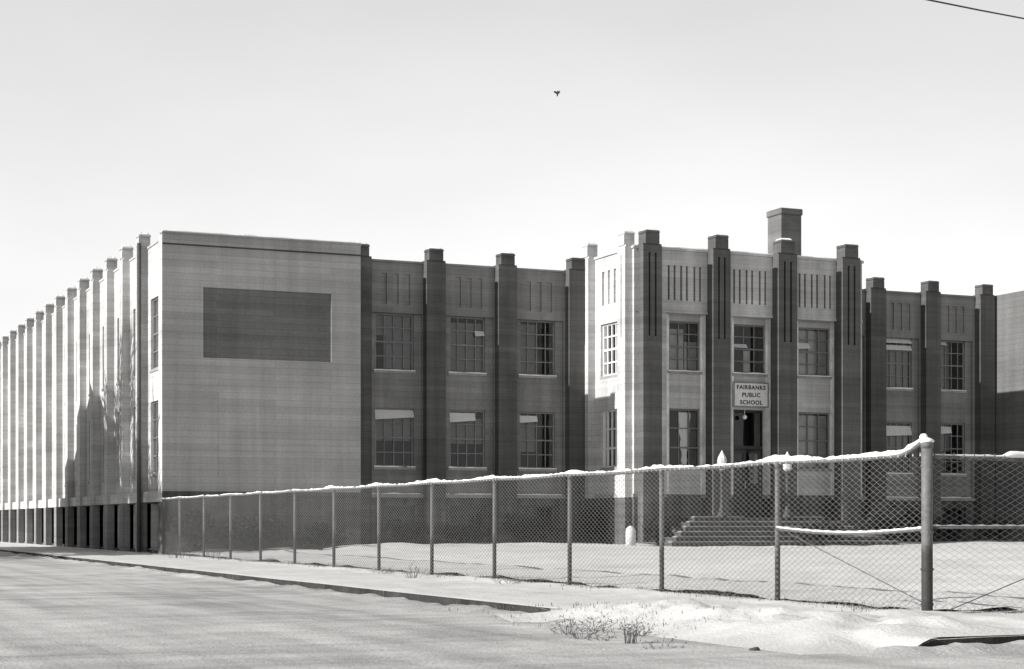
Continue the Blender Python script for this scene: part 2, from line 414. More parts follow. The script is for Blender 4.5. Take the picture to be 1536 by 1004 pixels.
# --- window factory -------------------------------------------------
def window(place, a0, a1, z0, z1, d, cols, rows, shade=(), white=(), fm='frame', mull=.035, sill=True, label=None, bl='blind'):
    """window part: sash bars, with pane, sill and shades as sub-parts. place(a, depth, z)."""
    def pbox(bm, A0, A1, D0, D1, Z0, Z1, mi=0):
        p, q = place(A0, D0, Z0), place(A1, D1, Z1)
        box(bm, min(p[0], q[0]), max(p[0], q[0]), min(p[1], q[1]), max(p[1], q[1]), Z0, Z1, mi)
    bm = bmesh.new(); e = .06
    pbox(bm, a0, a0+e, d-.03, d+.06, z0, z1); pbox(bm, a1-e, a1, d-.03, d+.06, z0, z1)
    pbox(bm, a0+e, a1-e, d-.03, d+.06, z1-e, z1); pbox(bm, a0+e, a1-e, d-.03, d+.06, z0, z0+e)
    for i in range(1, cols):
        a = a0 + (a1-a0)*i/cols; pbox(bm, a-mull/2, a+mull/2, d-.015, d+.03, z0+e, z1-e)
    for j in range(1, rows):
        z = z0 + (z1-z0)*j/rows; t = mull * (1.5 if j*2 == rows or (rows == 3 and j == 1) else 1)
        pbox(bm, a0+e, a1-e, d-.02, d+.034, z-t/2, z+t/2)
    w = part(build('window', bm, fm), label)
    def sub(o): o.parent = w; o.matrix_parent_inverse = w.matrix_world.inverted(); return o
    vs = [place(a0+.03, d+.012, z0+.03), place(a1-.03, d+.012, z0+.03), place(a1-.03, d+.012, z1-.03), place(a0+.03, d+.012, z1-.03)]
    g = raw('pane', vs, [(0,1,2,3)], 'glass'); g.parent = w
    for (f0, f1, g0, g1) in shade:
        bm = bmesh.new(); pbox(bm, a0+(a1-a0)*f0+.02, a0+(a1-a0)*f1-.02, d+.09, d+.10, z0+(z1-z0)*g0, z0+(z1-z0)*g1)
        o = build('roller_blind', bm, bl); o.parent = w
    for (f0, f1, g0, g1, sl) in white:      # white strips tilted out in front of the sash
        A0, A1 = a0+(a1-a0)*f0, a0+(a1-a0)*f1; Z0, Z1 = z0+(z1-z0)*g0, z0+(z1-z0)*g1
        P = [place(A0, d-.035, Z1), place(A1, d-.035, Z1), place(A1, d-.13, Z0+sl), place(A0, d-.13, Z0)]
        Q = [place(A0, d-.022, Z1), place(A1, d-.022, Z1), place(A1, d-.117, Z0+sl), place(A0, d-.117, Z0)]
        o = raw('white_strip', P+Q, [(0,1,2,3),(7,6,5,4),(0,4,5,1),(1,5,6,2),(2,6,7,3),(3,7,4,0)], 'white'); o.parent = w
    if sill:
        bm = bmesh.new(); pbox(bm, a0-.06, a1+.06, d-.13, d-.031, z0-.09, z0-.004)
        o = build('sill', bm, 'stone'); o.parent = w
    return w
CAPS = []
def pier(a0, a1, z0, z1, zs, proj, place, grooves=0, gz=0, m='concrete_dark', cap=True):
    """pier with a narrower raised head above the shoulder zs; grooves cut from gz to the shoulder."""
    w = a1 - a0; hw = w * .13; g = []
    A = [a0, a1, a0+hw, a1-hw]
    cuts = []
    for i in range(grooves):
        c = a0 + w * (i + 1.0) / (grooves + 1) ; cuts.append((c - w*.055, c + w*.055)); A += [c - w*.055, c + w*.055]
    A += [a0-.01, a1+.01]
    Zs = [z0-.01, z0, z1, z1+.001, zs, zs+.06] + ([gz, zs - .25] if grooves else [])
    def fn(a, z):
        if a < a0 or a > a1 or z > z1 or z < z0: return (proj + .12, 0, True)
        if z > zs+.06: return (0, 0, False) if a0+hw < a < a1-hw else (proj + .12, 0, True)
        if z > zs: return (.03, 0, False) if a0+hw*.5 < a < a1-hw*.5 or True else (proj, 0, True)
        if grooves and gz < z < zs - .25 and any(c0 < a < c1 for c0, c1 in cuts): return (.11, 0, False)
        return (0, 0, False)
    street = m == 'concrete_side' and grooves == 0; zb_ = 1.68 if street else ZB-.12; base = True
    if base:
        Zs += [zb_]; f0_ = fn
        def fn(a, z):
            d, _, op = f0_(a, z); return (d, 1 if z < zb_ else 0, op)
    o = relief_obj('pier', A, Zs, fn, place, [m, 'concrete_foot' if street else 'concrete_base'], None)
    bm = bmesh.new(); bm.from_mesh(o.data)
    # chamfered cap block on top of the head
    p0, p1 = place(a0+hw-.02, -.02, 0), place(a1-hw+.02, proj+.14, 0)
    x0, x1 = sorted((p0[0], p1[0])); y0, y1 = sorted((p0[1], p1[1]))
    CAPS.append((x0, x1, y0, y1, z1+.12))
    b2 = bmesh.new(); box(b2, x0, x1, y0, y1, z1+.002, z1+.12, 0, .035)
    tmp = bpy.data.meshes.new('t'); b2.to_mesh(tmp); b2.free()
    n0 = len(bm.verts); bm.from_mesh(tmp); bpy.data.meshes.remove(tmp)
    bm.to_mesh(o.data); bm.free()
    o.data.update()
    return part(o)

# --- end block with blank wall (left) -------------------------------
zt = 10.03
pa0, pa1 = X_at(305, YB), X_at(497, YB)
def zz(px, py, Y):
    u = (px-CX)/F; t = Y/(CT-u*ST); return EYE+(HZ-py)*t/F
pz1, pz0 = zz(400, 436, YB), zz(400, 540, YB)
def blank(x0, x1, panel):
    A = [x0, x1] + ([pa0, pa1] if panel else []); Z = [-.3, ZB, zt-.36, zt-.30, zt] + ([pz0, pz1] if panel else [])
    def fn(a, z):
        if z < ZB: return (0, 3, False)
        if panel and pa0 < a < pa1 and pz0 < z < pz1: return (.045, 4, False)
        if zt-.36 < z < zt-.30: return (.03, 2, False)
        return (0, 6, False)
    part(relief_obj('wall', A, Z, fn, front(YB), MW, None))
blank(XS, XB1, True); blank(XR0, XR1, False)
def face(name, pts, m, label=None):
    return part(raw(name, pts, [tuple(range(len(pts)))], m), label)
# returns of the end blocks and parapet thickness
for X, (y0, y1), m in ((XB1, (YB, YW), 'concrete_blank'), (XR0, (YB, YW), 'concrete_panel'), (XR1, (YB, 75), 'concrete_blank')):  # left return of the right block: shade put into a darker concrete
    bm = bmesh.new()
    f = bm.faces.new([bm.verts.new(v) for v in ((X, y0, -.3), (X, y1, -.3), (X, y1, zt), (X, y0, zt))])
    part(build('wall', bm, m))
# copings
def coping(x0, x1, y0, y1, z, h=.09, m='stone'):
    bm = bmesh.new(); box(bm, x0, x1, y0, y1, z+.001, z+h); part(build('coping', bm, m))
coping(XS-.0, XB1+.03, YB-.03, YB+.35, zt, .06, 'concrete_blank'); coping(XR0-.03, XR1+.03, YB-.03, YB+.35, zt, .06, 'concrete_blank')

# --- wings ----------------------------------------------------------
BAYL = [538, 649, 756, 861]
PLX = [X_at(p, YW) for p in BAYL]
PRX = [X_at(1310, YW) - 2.6, X_at(1310, YW), X_at(1392, YW), X_at(1473, YW)]
PW = .70
ZT = 9.93
UZ0, UZ1, LZ0, LZ1 = 6.24, 8.2, 2.93, 4.95
WIN_L = [(563, 621), (675, 728), (780, 833)]
WIN_R = [None, (1327, 1368), (1411, 1448)]
def wing(x0, x1, wins, base_wins):
    gro = []
    for (a0, a1) in wins:
        for f in (.2, .5, .8): c = a0+(a1-a0)*f; gro.append((c-.1, c+.1))
    A = [x0, x1] + [v for w in wins for v in w] + [v for w in wins for v in (w[0]-.28, w[1]+.28)] + [v for g in gro for v in g]
    Z = [-.3, ZB-.12, ZB, LZ0, LZ1, UZ0, UZ1, 8.5, 9.55, ZT, .85, 1.62]
    def fn(a, z):
        for (a0, a1) in wins:
            if a0 < a < a1:
                if LZ0 < z < LZ1 or UZ0 < z < UZ1: return (BACK, 0, True)
                if .85 < z < 1.62: return (BACK, 3, True)
        if ZB-.12 < z < ZB: return (-.03, 5, False)
        if z < ZB: return (.04, 3, False)
        if 8.5 < z < 9.55 and any(g0 < a < g1 for g0, g1 in gro): return (.05, 0, False)
        if z < UZ1 and any(a0-.28 < a < a1+.28 for a0, a1 in wins): return (.12, 0, False)
        return (.0, 0, False)
    part(relief_obj('wall', A, Z, fn, front(YW), MW, None))
wl = [(X_at(a, YW+.1), X_at(b, YW+.1)) for a, b in WIN_L]
wr = [(X_at(a, YW+.1), X_at(b, YW+.1)) for a, b in WIN_R[1:]]
wr = [(wr[0][0]-2.55, wr[0][1]-2.55)] + wr
wing(XB1, XPL, wl, True); wing(XPR, XR0, wr, True)
coping(XB1, XPL, YW-.06, YW+.3, ZT, .07, 'concrete'); coping(XPR, XR0, YW-.06, YW+.3, ZT, .07, 'concrete')
PZT = 10.32
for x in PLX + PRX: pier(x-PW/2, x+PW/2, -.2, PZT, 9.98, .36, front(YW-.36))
# wing windows: which shades are down and which sashes carry white strips
spec_u = [dict(shade=[(0, 1, .62, 1), (.3, 1, 0, .62)], white=[]),
          dict(shade=[(0, 1, 0, .9)], white=[(.72, .98, .66, .76, .03)]),
          dict(shade=[(0, .55, 0, .93)], white=[])]
spec_l = [dict(shade=[(0, 1, .45, .86)], white=[(0, 1, .80, .97, .10)]),
          dict(shade=[(0, 1, .42, .86)], white=[(0, .72, .78, .95, .08)]),
          dict(shade=[(0, .52, .3, .86)], white=[(0, .5, .80, .93, .06)])]
for (a0, a1), u_, l_ in zip(wl, spec_u, spec_l):
    window(front(YW), a0, a1, UZ0, UZ1, .22, 4, 4, **u_); window(front(YW), a0, a1, LZ0, LZ1, .22, 4, 4, **l_)
    window(front(YW), a0, a1, .85, 1.62, .25, 4, 1, fm='frame_dark')
spec_u = [dict(shade=[(0, 1, 0, 1)]), dict(shade=[(0, 1, 0, .8)], white=[(0, 1, .90, .99, 0), (0, 1, .76, .86, 0)]), dict(shade=[(0, .5, 0, 1)], white=[(0, .25, .9, .97, 0)])]
spec_l = [dict(shade=[(0, 1, .4, 1)]), dict(shade=[(0, 1, .45, .85)], white=[(0, 1, .72, .92, .05)]), dict(shade=[(0, .6, .45, 1)], white=[(0, .45, .78, .93, .05)])]
for (a0, a1), u_, l_ in zip(wr, spec_u, spec_l):
    window(front(YW), a0, a1, UZ0, UZ1, .22, 4, 4, **u_); window(front(YW), a0, a1, LZ0, LZ1, .22, 4, 4, **l_)
    window(front(YW), a0, a1, .85, 1.62, .25, 4, 1, fm='frame_dark')

# --- entrance pavilion ----------------------------------------------
PT = 10.36
bays = [(X_at(1000, YP), X_at(1062, YP)), (X_at(1098, YP), X_at(1160, YP)), (X_at(1196, YP), X_at(1257, YP))]
REC = .42
DW = (bays[1][0]+.10, bays[1][1]-.32); DZ0, DZ1 = 1.2, 5.0
pw = [(b0+.2, b1-.12) for b0, b1 in bays]
pw[0] = (X_at(1004, YP+.4), X_at(1051, YP+.4)); pw[1] = (X_at(1101, YP+.4), X_at(1149, YP+.4)); pw[2] = (X_at(1198, YP+.4), X_at(1246, YP+.4))
DW = (X_at(1100, YP+REC), X_at(1153, YP+REC))
gro = []
for b0, b1 in bays:
    for f in (.12, .42, .74): c = b0+(b1-b0)*f; gro.append((c-.15, c-.075, c+.075, c+.15))
PU0, PU1, PL0, PL1 = 6.27, 8.0, 2.95, 4.97
def fnp(a, z):
    for i, (b0, b1) in enumerate(bays):
        if b0 < a < b1 and z < 8.22:
            w0, w1 = pw[i]
            if w0 < a < w1 and PU0 < z < PU1: return (1.3, 1, True)
            if i != 1 and w0 < a < w1 and PL0 < z < PL1: return (1.3, 1, True)
            if i == 1 and DW[0] < a < DW[1] and DZ0 < z < DZ1: return (1.3, 2, True)
            if z < ZB: return (REC, 3, False)
            if w0 < a < w1: return (REC, 1, False)
            return (REC, 8, False)
    if z < ZB-.12: return (.0, 3, False)
    if z < ZB: return (-.03, 5, False)
    if 8.66 < z < 9.85:
        for g0, g1, g2, g3 in gro:
            if g0 < a < g1 or g2 < a < g3: return (.09, 2, False)
    if z < 8.22 and any(b1 < a < b1+.1 for b0, b1 in bays): return (0, 8, False)  # strip right of each bay, sunlight put into its colour
    if 8.22 < z < 8.3: return (-.04, 1, False)
    return (0, 1, False)
A = [XPL, XPR] + [b[1]+.1 for b in bays] + [v for b in bays for v in b] + [v for w in pw for v in w] + list(DW) + [v for g in gro for v in g]
Z = [-.2, ZB-.12, ZB, DZ0, DZ1, PL0, PL1, PU0, PU1, 8.22, 8.3, 8.66, 9.85, PT]
part(relief_obj('wall', A, Z, fnp, front(YP), MW, None))
ppx = [(965, 993), (1070, 1096), (1168, 1196), (1264, 1291)]
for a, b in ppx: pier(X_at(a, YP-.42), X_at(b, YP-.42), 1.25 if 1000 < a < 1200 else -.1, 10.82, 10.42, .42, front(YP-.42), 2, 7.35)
# left side of the pavilion, in the sun
sw = []
def Y_side(px):                             # depth where a pixel column meets the pavilion's left face
    u = (px-CX)/F; return XPL*(CT-u*ST)/(ST+u*CT)
w0, w1 = Y_side(926), Y_side(901)
gs = [(w0+(w1-w0)*f-.09, w0+(w1-w0)*f+.09) for f in (.15, .5, .85)]
def fns(a, z):
    if w0 < a < w1 and (PU0-.1 < z < PU1 or PL0 < z < PL1): return (.55, 7, True)
    if z < ZB-.12: return (0, 3, False)
    if z < ZB: return (-.03, 5, False)
    if 8.66 < z < 9.85 and any(g0 < a < g1 for g0, g1 in gs): return (.08, 7, False)
    return (0, 7, False)
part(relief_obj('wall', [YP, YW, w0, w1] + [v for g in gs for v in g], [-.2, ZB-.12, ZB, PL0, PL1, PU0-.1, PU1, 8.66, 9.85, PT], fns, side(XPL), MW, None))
face('wall', [(XPR, YP, -.2), (XPR, YW, -.2), (XPR, YW, PT), (XPR, YP, PT)], 'concrete_light')
for y0, y1 in ((Y_side(951)+.12, Y_side(951)+.72), (YW-.62, YW-.08)):
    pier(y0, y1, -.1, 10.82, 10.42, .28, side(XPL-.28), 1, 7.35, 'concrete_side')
window(side(XPL), w0, w1, PU0-.1, PU1, .12, 4, 4, mull=.05, fm='frame_pale'); window(side(XPL), w0, w1, PL0, PL1, .12, 4, 3, mull=.05, fm='frame_pale')
bm = bmesh.new(); box(bm, XPL-.05, XPR+.05, YP-.05, YP+.3, PT+.001, PT+.08); part(build('coping', bm, 'concrete_light'))
bm = bmesh.new(); box(bm, XPL-.05, XPL+.3, YP+.302, YW+.3, PT+.001, PT+.08); part(build('coping', bm, 'concrete_side'))
pu = [dict(shade=[(0, .55, 0, .85), (.55, 1, 0, .6)]), dict(shade=[(.35, .6, 0, .48)], white=[(0, .42, .52, .60, 0)]), dict(shade=[(0, 1, 0, .95)], white=[(0, .36, .55, .68, .03)])]
for (a0, a1), kw in zip(pw, pu): window(front(YP), a0, a1, PU0, PU1, REC+.1, 3, 4, bl='blind_pale', **kw)
window(front(YP), *pw[0], PL0, PL1, REC+.1, 3, 3, shade=[(.70, 1, 0, .95)])
window(front(YP), *pw[2], PL0, PL1, REC+.1, 3, 4, shade=[(0, 1, 0, .95)], bl='blind_pale')
# pale gathered curtain in the lower left entrance window
cw = pw[0]; bm = bmesh.new(); n = 14; rows_ = 12; gridv = []
for j in range(rows_+1):
    f = j/rows_; wd = .52 - .34*f + .06*math.sin(f*22); r_ = []
    for i in range(n+1): r_.append(bm.verts.new((cw[0]+.42+.26+(i/n-.5)*wd, YP+REC+.15+.02*math.sin(i*2.4), PL1-.12-(PL1-PL0-.2)*f)))
    gridv.append(r_)
for a, b in zip(gridv, gridv[1:]):
    for i in range(n): bm.faces.new([a[i], a[i+1], b[i+1], b[i]])
part(build('curtain', bm, 'curtain', smooth=True), 'pale gathered curtain tied in at its foot')
# doors
bm = bmesh.new(); d0, d1 = DW; dy = YP+REC+.35; dm = d0+(d1-d0)*.36; dg = d0+(d1-d0)*.57
box(bm, d0, d0+.08, dy-.05, dy+.1, DZ0, DZ1); box(bm, d1-.08, d1, dy-.05, dy+.1, DZ0, DZ1); box(bm, d0+.08, d1-.08, dy-.05, dy+.1, DZ1-.08, DZ1)
box(bm, d0+.08, d1-.08, dy-.05, dy+.1, 3.62, 3.74)
part(build('door_frame', bm, 'door'))
def leaf(w):
    bm = bmesh.new(); H0, H1 = 0, 2.4
    box(bm, 0, .12, 0, .05, H0, H1); box(bm, w-.12, w, 0, .05, H0, H1)
    for z0, z1 in ((H0, .3), (1.05, 1.2), (H1-.12, H1)): box(bm, .12, w-.12, 0, .05, z0, z1)
    box(bm, .12, w-.12, .018, .034, .3, 1.05)
    o = build('door', bm, 'door')
    p = raw('pane', [(.12, .025, 1.2), (w-.12, .025, 1.2), (w-.12, .025, H1-.12), (.12, .025, H1-.12)], [(0,1,2,3)], 'glass', o)
    bm = bmesh.new(); tube(bm, [(w-.06, -.05, 1.0), (w-.06, -.05, 1.25)], .014, 8); build('handle', bm, 'galv', o)
    return o
dw = (d1-d0-.16)/2
L = leaf(dw); L.location = (d0+.08, dy, DZ0+.01); L.location = Vector(L.location)
L.parent = B; L.matrix_parent_inverse = B.matrix_world.inverted()
Rr = leaf(dw); Rr.location = (d1-.08, dy+.05, DZ0+.01); Rr.rotation_euler = (0, 0, R(180-38)); Rr.parent = B; Rr.matrix_parent_inverse = B.matrix_world.inverted(); Rr['label'] = 'right door leaf standing open inwards'
tp = raw('transom', [(d0+.08, dy+.02, 3.74), (d1-.08, dy+.02, 3.74), (d1-.08, dy+.02, DZ1-.08), (d0+.08, dy+.02, DZ1-.08)], [(0,1,2,3)], 'glass'); part(tp)
bm = bmesh.new(); gx = d0+(d1-d0)*.36
tube(bm, [(gx, YP+REC+.1, DZ1), (gx, YP+REC+.1, 4.82)], .012, 6, 0); s0 = len(bm.verts)
blob(bm, (gx, YP+REC+.1, 4.74), .085, .085, .085, 2, 0)
part(build('porch_light', bm, 'globe', smooth=True), 'small white globe light above the doors')
# steps wrapping three sides
bm = bmesh.new(); nS = 6; rise = (DZ0 - YG) / nS; tr_ = .37; y_f = 51.35
for i in range(nS):
    zb = YG - .3 if i == 0 else YG + rise*i
    zt_ = YG+rise*(i+1)
    box(bm, XPL+.14+tr_*i, XPR-.14-tr_*i, y_f+.04+tr_*i, YP-.004, zb, zt_-.05)
    box(bm, XPL+.1+tr_*i, XPR-.1-tr_*i, y_f+tr_*i, YP-.003, zt_-.049, zt_)
part(build('steps', bm, 'step'), 'broad grey steps wrapping three sides of the entrance')
bm = bmesh.new(); box(bm, DW[0]-.1, DW[1]+.1, YP-.003, YP+REC+.8, .5, DZ0-.004); part(build('threshold', bm, 'step'))
# rooms behind the glass and roofs
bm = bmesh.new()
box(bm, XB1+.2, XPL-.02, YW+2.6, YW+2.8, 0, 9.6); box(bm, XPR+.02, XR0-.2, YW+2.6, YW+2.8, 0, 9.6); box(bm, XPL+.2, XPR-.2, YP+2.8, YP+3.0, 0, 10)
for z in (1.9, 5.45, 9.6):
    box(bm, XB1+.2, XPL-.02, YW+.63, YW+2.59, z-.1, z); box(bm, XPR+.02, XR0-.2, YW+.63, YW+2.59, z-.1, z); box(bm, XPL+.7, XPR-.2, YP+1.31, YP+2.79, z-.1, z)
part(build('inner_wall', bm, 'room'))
def roof(x0, x1, y0, y1, z):
    bm = bmesh.new(); box(bm, x0, x1, y0, y1, z-.2, z); part(build('roof', bm, 'roof'))
roof(XB1+.3, XR0-.3, YW+.31, 76, ZT-.35); roof(XPL+.3, XPR-.3, YP+.31, YW+.3, PT-.4); roof(XS+.45, XB1-.02, YB+.36, YW+.3, zt-.4); roof(XS+.45, XB1+8, 76.01, YEND, zt-.4); roof(XS+.45, XB1+.29, YW+.31, 76, zt-.4); roof(XR0+.3, XR1-.02, YB+.36, 76, zt-.4)
bm = bmesh.new(); box(bm, XB1+8, XB1+8.2, YW+15, YEND, -.3, zt); box(bm, XS+.6, XB1+8, YEND-.2, YEND, -.3, zt); box(bm, XB1+8.2, XR1, 75.8, 76, -.3, ZT)
part(build('wall', bm, 'concrete'), 'plain rear walls')
# chimney
ch = X_at(1172, 62.0), X_at(1202, 62.0); c0, c1 = ch; cd = 1.05; zc = zz(1187, 312, 62)
bm = bmesh.new(); box(bm, c0, c1, 62, 62+cd, 9.3, zc-.28); box(bm, c0-.05, c1+.05, 61.95, 62.05+cd, zc-.279, zc-.02, 0, .03); box(bm, c0+.1, c1-.1, 62.1, 61.95+cd, zc-.02, zc)
part(build('chimney', bm, 'chimney'))

# --- side street facade ---------------------------------------------
PY0, PYS, PYW = 58.55, 2.9, .62
piers_y = [PY0 + PYS*k for k in range(16)]
edges = [YB+.55] + [v for p in piers_y for v in (p, p+PYW)]
sb = []                                     # bays between piers
prev = YB+.55
for p in piers_y: sb.append((prev, p)); prev = p+PYW
DR = .26
SB0, SB1 = .12, 1.64
def fnl(a, z):
    if a < YB+.55:
        return (0, 3, False) if z < 1.68 else (0, 7, False)
    for (b0, b1) in sb:
        if b0 < a < b1:
            if z < SB1 and z > SB0: return (.95, 3, True)
            if 1.68 < z < 2.03: return (DR-.16, 7, False)
            if b0+.58 < a < b1-.58 and (SL0 < z < SL1 or SU0 < z < SU1): return (.95, 7, True)
            if z < 1.68: return (DR, 3, False)
            return (DR, 7, False)
    return (DR, 7, False)
SL0, SL1, SU0, SU1 = 2.6, 4.95, 6.0, 8.3
A = [YB, YB+.55, piers_y[-1]+PYW, YEND] + [v for b in sb for v in (b[0], b[1], b[0]+.58, b[1]-.58)]
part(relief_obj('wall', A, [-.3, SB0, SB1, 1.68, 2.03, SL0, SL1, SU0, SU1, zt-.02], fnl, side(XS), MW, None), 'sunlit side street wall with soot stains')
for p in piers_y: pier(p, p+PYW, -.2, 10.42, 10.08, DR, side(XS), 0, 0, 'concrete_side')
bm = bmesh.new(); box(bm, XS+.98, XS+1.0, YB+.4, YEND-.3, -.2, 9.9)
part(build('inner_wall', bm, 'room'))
bm = bmesh.new(); tube(bm, [(XS-.03, PY0-.09, 0), (XS-.03, PY0-.09, 10.2)], .07, 10); part(build('pier_shade_strip', bm, 'frame_dark'), 'dark upright strip added as the shaded flank of the first pier')  # added dark tube, stands in for the pier's shaded side
for i, (b0, b1) in enumerate(sb):
    if i < 2:
        a = window(side(XS), b0+.58, b1-.58, SL0, SL1, DR+.10, 3, 4, fm='frame', shade=[(0, 1, .35, 1)], bl='blind_pale'); b = window(side(XS), b0+.58, b1-.58, SU0, SU1, DR+.10, 3, 4, fm='frame', shade=[(0, 1, .25, 1)], bl='blind_pale')
        c = window(side(XS), b0, b1, SB0, SB1, DR+.4, 4, 2, fm='frame_dark', sill=False); src = (a, b, c)
    else:
        dy_ = PYS*(i-1)
        for o in src:
            q = copy_tree(o, B); q.matrix_parent_inverse = o.matrix_parent_inverse.copy(); q.location = (0, dy_, 0)
bm = bmesh.new(); box(bm, XS+DR-.03, XS+DR+.3, YB+.56, YEND, zt-.018, zt+.05); part(build('coping', bm, 'concrete_side'))

# ------------------------------------------------------------------ sign, lamps, small things at the building
sx0, sx1 = X_at(1101, YP+.28), X_at(1153, YP+.28)
sg = thing('sign', 'white signboard with dark lettering above the dark entrance doors', 'sign', ((sx0+sx1)/2, YP+.3, 5.08))
bm = bmesh.new(); w_ = (sx1-sx0)/2; box(bm, -w_, w_, 0, .1, 0, .88, 0, .01); build('board', bm, 'signboard', sg)
bm = bmesh.new()
for q in ((-w_, w_, 0, .04), (-w_, w_, .84, .88), (-w_, -w_+.035, .04, .84), (w_-.035, w_, .04, .84)): box(bm, q[0], q[1], -.015, -.002, q[2], q[3])
bmesh.ops.remove_doubles(bm, verts=bm.verts, dist=.0001)
build('frame', bm, 'frame', sg)
for txt, z, s_ in (('FAIRBANKS', .63, .205), ('PUBLIC', .365, .205), ('SCHOOL', .10, .205)):
    cu = bpy.data.curves.new('t', 'FONT'); cu.body = txt; cu.size = s_; cu.align_x = 'CENTER'; cu.extrude = .006; cu.offset = .004; cu.space_character = 1.15
    to = bpy.data.objects.new('t', cu); COL.objects.link(to)
    me = bpy.data.meshes.new_from_object(to.evaluated_get(bpy.context.evaluated_depsgraph_get())); bpy.data.objects.remove(to); me.materials.clear(); me.materials.append(M['ink'])
    lo = bpy.data.objects.new('lettering', me); COL.objects.link(lo); lo.parent = sg; lo.location = (0, -.008, z); lo.rotation_euler = (R(90), 0, 0)
for px, lb in ((1083, 'pale entrance lamp post with pointed lantern, on the steps left of the doors'), (1181, 'pale entrance lamp post with pointed lantern, on the steps right of the doors')):
    yl = YP-.62
    lp = thing('lamp_post', lb, 'lamp post', (X_at(px, yl), yl, YG+rise*6), 'pointed lamp posts flanking the entrance')
    bm = bmesh.new(); lathe(bm, [(.17, 0), (.17, .12), (.10, .2), (.065, .5), (.06, 1.5), (.09, 1.56), (.09, 1.62)], sides=12); build('post', bm, 'iron', lp)
    bm = bmesh.new(); lathe(bm, [(.09, 1.621), (.15, 1.68), (.17, 1.95), (.15, 2.02)], sides=8); build('lantern', bm, 'white', lp)
    bm = bmesh.new(); lathe(bm, [(.16, 2.021), (.11, 2.12), (.04, 2.24), (.012, 2.3)], sides=8); build('lantern_cap', bm, 'stone_pale', lp)
yb_ = 52.3; xb = X_at(946, yb_)
bm = bmesh.new(); lathe(bm, [(.17, -.1), (.17, .45), (.15, .56), (.09, .63), (.03, .66)], sides=14)
o = build('bollard', bm, 'white', smooth=True); o.location = (xb, yb_, zyard(xb, yb_)); tag(o, 'short white round topped post on the yard beside the entrance block', 'bollard')

bm = bmesh.new()
for i in range(nS):
    zt_ = YG+rise*(i+1); e_ = .06; n_ = 40
    x0_, x1_, y0_ = XPL+.1+tr_*i+e_, XPR-.1-tr_*i-e_, y_f+tr_*i+e_
    ydep = tr_-.03 if i < nS-1 else 1.0
    for q in range(n_):
        xa, xb_ = x0_+(x1_-x0_)*q/n_, x0_+(x1_-x0_)*(q+1)/n_; hh = .036+.016*MN.noise((q*.37, i*2.0, 1))
        if i == nS-1 and DW[0]-.2 < (xa+xb_)/2 < DW[1]+.2: continue
        if hh > .022: box(bm, xa, xb_-.001, y0_+random.uniform(0, .03), y0_+ydep-.04, zt_+.001, zt_+hh)
tag(build('step_snow', bm, 'slush'), 'trodden snow left lying on the entrance steps', 'snow', kind='stuff')
bm = bmesh.new()
def ledge(x0, x1, y0, y1, z):
    n_ = max(2, int((x1-x0)/.15))
    for q in range(n_):
        hh = .03+.035*MN.noise((x0*3+q*.3, z, 2))
        if hh > .012: box(bm, x0+(x1-x0)*q/n_, x0+(x1-x0)*(q+1)/n_-.001, y0, y1, z+.001, z+hh)
for a0, a1 in wl+wr:
    for z in (LZ0, UZ0): ledge(a0-.05, a1+.05, YW+.09, YW+.185, z-.004)
    ledge(a0-.2, a1+.2, YW-.028, YW-.001, ZB)
for x0_, x1_, y0_, y1_, z_ in CAPS:
    n_ = 5; g_ = [[bm.verts.new((x0_+.03+(x1_-x0_-.06)*i/n_, y0_+.03+(y1_-y0_-.06)*j/n_, z_ + (.002 if i in (0, n_) or j in (0, n_) else .075+.03*MN.noise((x0_+i, y0_+j, 0))))) for i in range(n_+1)] for j in range(n_+1)]
    for j in range(n_):
        for i in range(n_): bm.faces.new([g_[j][i], g_[j][i+1], g_[j+1][i+1], g_[j+1][i]])
for x0_, x1_, y0_, y1_, z_ in ((XS+.02, XB1, YB, YB+.33, zt+.06), (XR0, XR1, YB, YB+.33, zt+.06), (XPL, XPR, YP-.03, YP+.28, PT+.08)): ledge(x0_, x1_, y0_, y1_, z_)
for a0, a1 in pw: ledge(a0-.05, a1+.05, YP+REC-.03, YP+REC+.065, PU0-.004)
tag(build('ledge_snow', bm, 'snow'), 'thin snow lying on the window sills, ledges and pier tops of the school', 'snow', kind='stuff')
# ------------------------------------------------------------------ chain link fences
FH = 1.74
def mesh_wire(name, length, h, r, parent, d=.068):
    vs, fs = [], []; st = d/2; n = int(h/st); cols = int(length/d); off = 3
    for i in range(cols):
        flip = i % 2
        for kx in range(n+1):
            x = i*d + (d if (kx + flip) % 2 else 0); z = .03 + kx*st
            y = .004 if (kx+i) % 2 else -.004
            b = len(vs)
            for j in range(3):
                a = 2*math.pi*j/3; vs.append((x + math.cos(a)*r*1.2, y + math.sin(a)*r, z))
            if kx:
                for j in range(3): fs.append((b-3+j, b-3+(j+1) % 3, b+(j+1) % 3, b+j))
        # twisted knuckle ends above the top
        x = i*d + (d if (n + flip) % 2 else 0); z = .03+n*st; b = len(vs)
        vs.extend([(x-.012, 0, z), (x+.012, .003, z), (x+random.uniform(-.012, .012), random.uniform(-.01, .01), z+random.uniform(.02, .05))]); fs.append((b, b+1, b+2))
    return raw(name, vs, fs, 'mesh', parent)
fa = thing('chain_link_fence', 'long chain link fence receding from the thick corner post to the blank end wall', 'fence', (XS, FY, 0), 'chain link fences round the yard')
SP = 3.05; nP = 13; LEN = YB - FY - .1
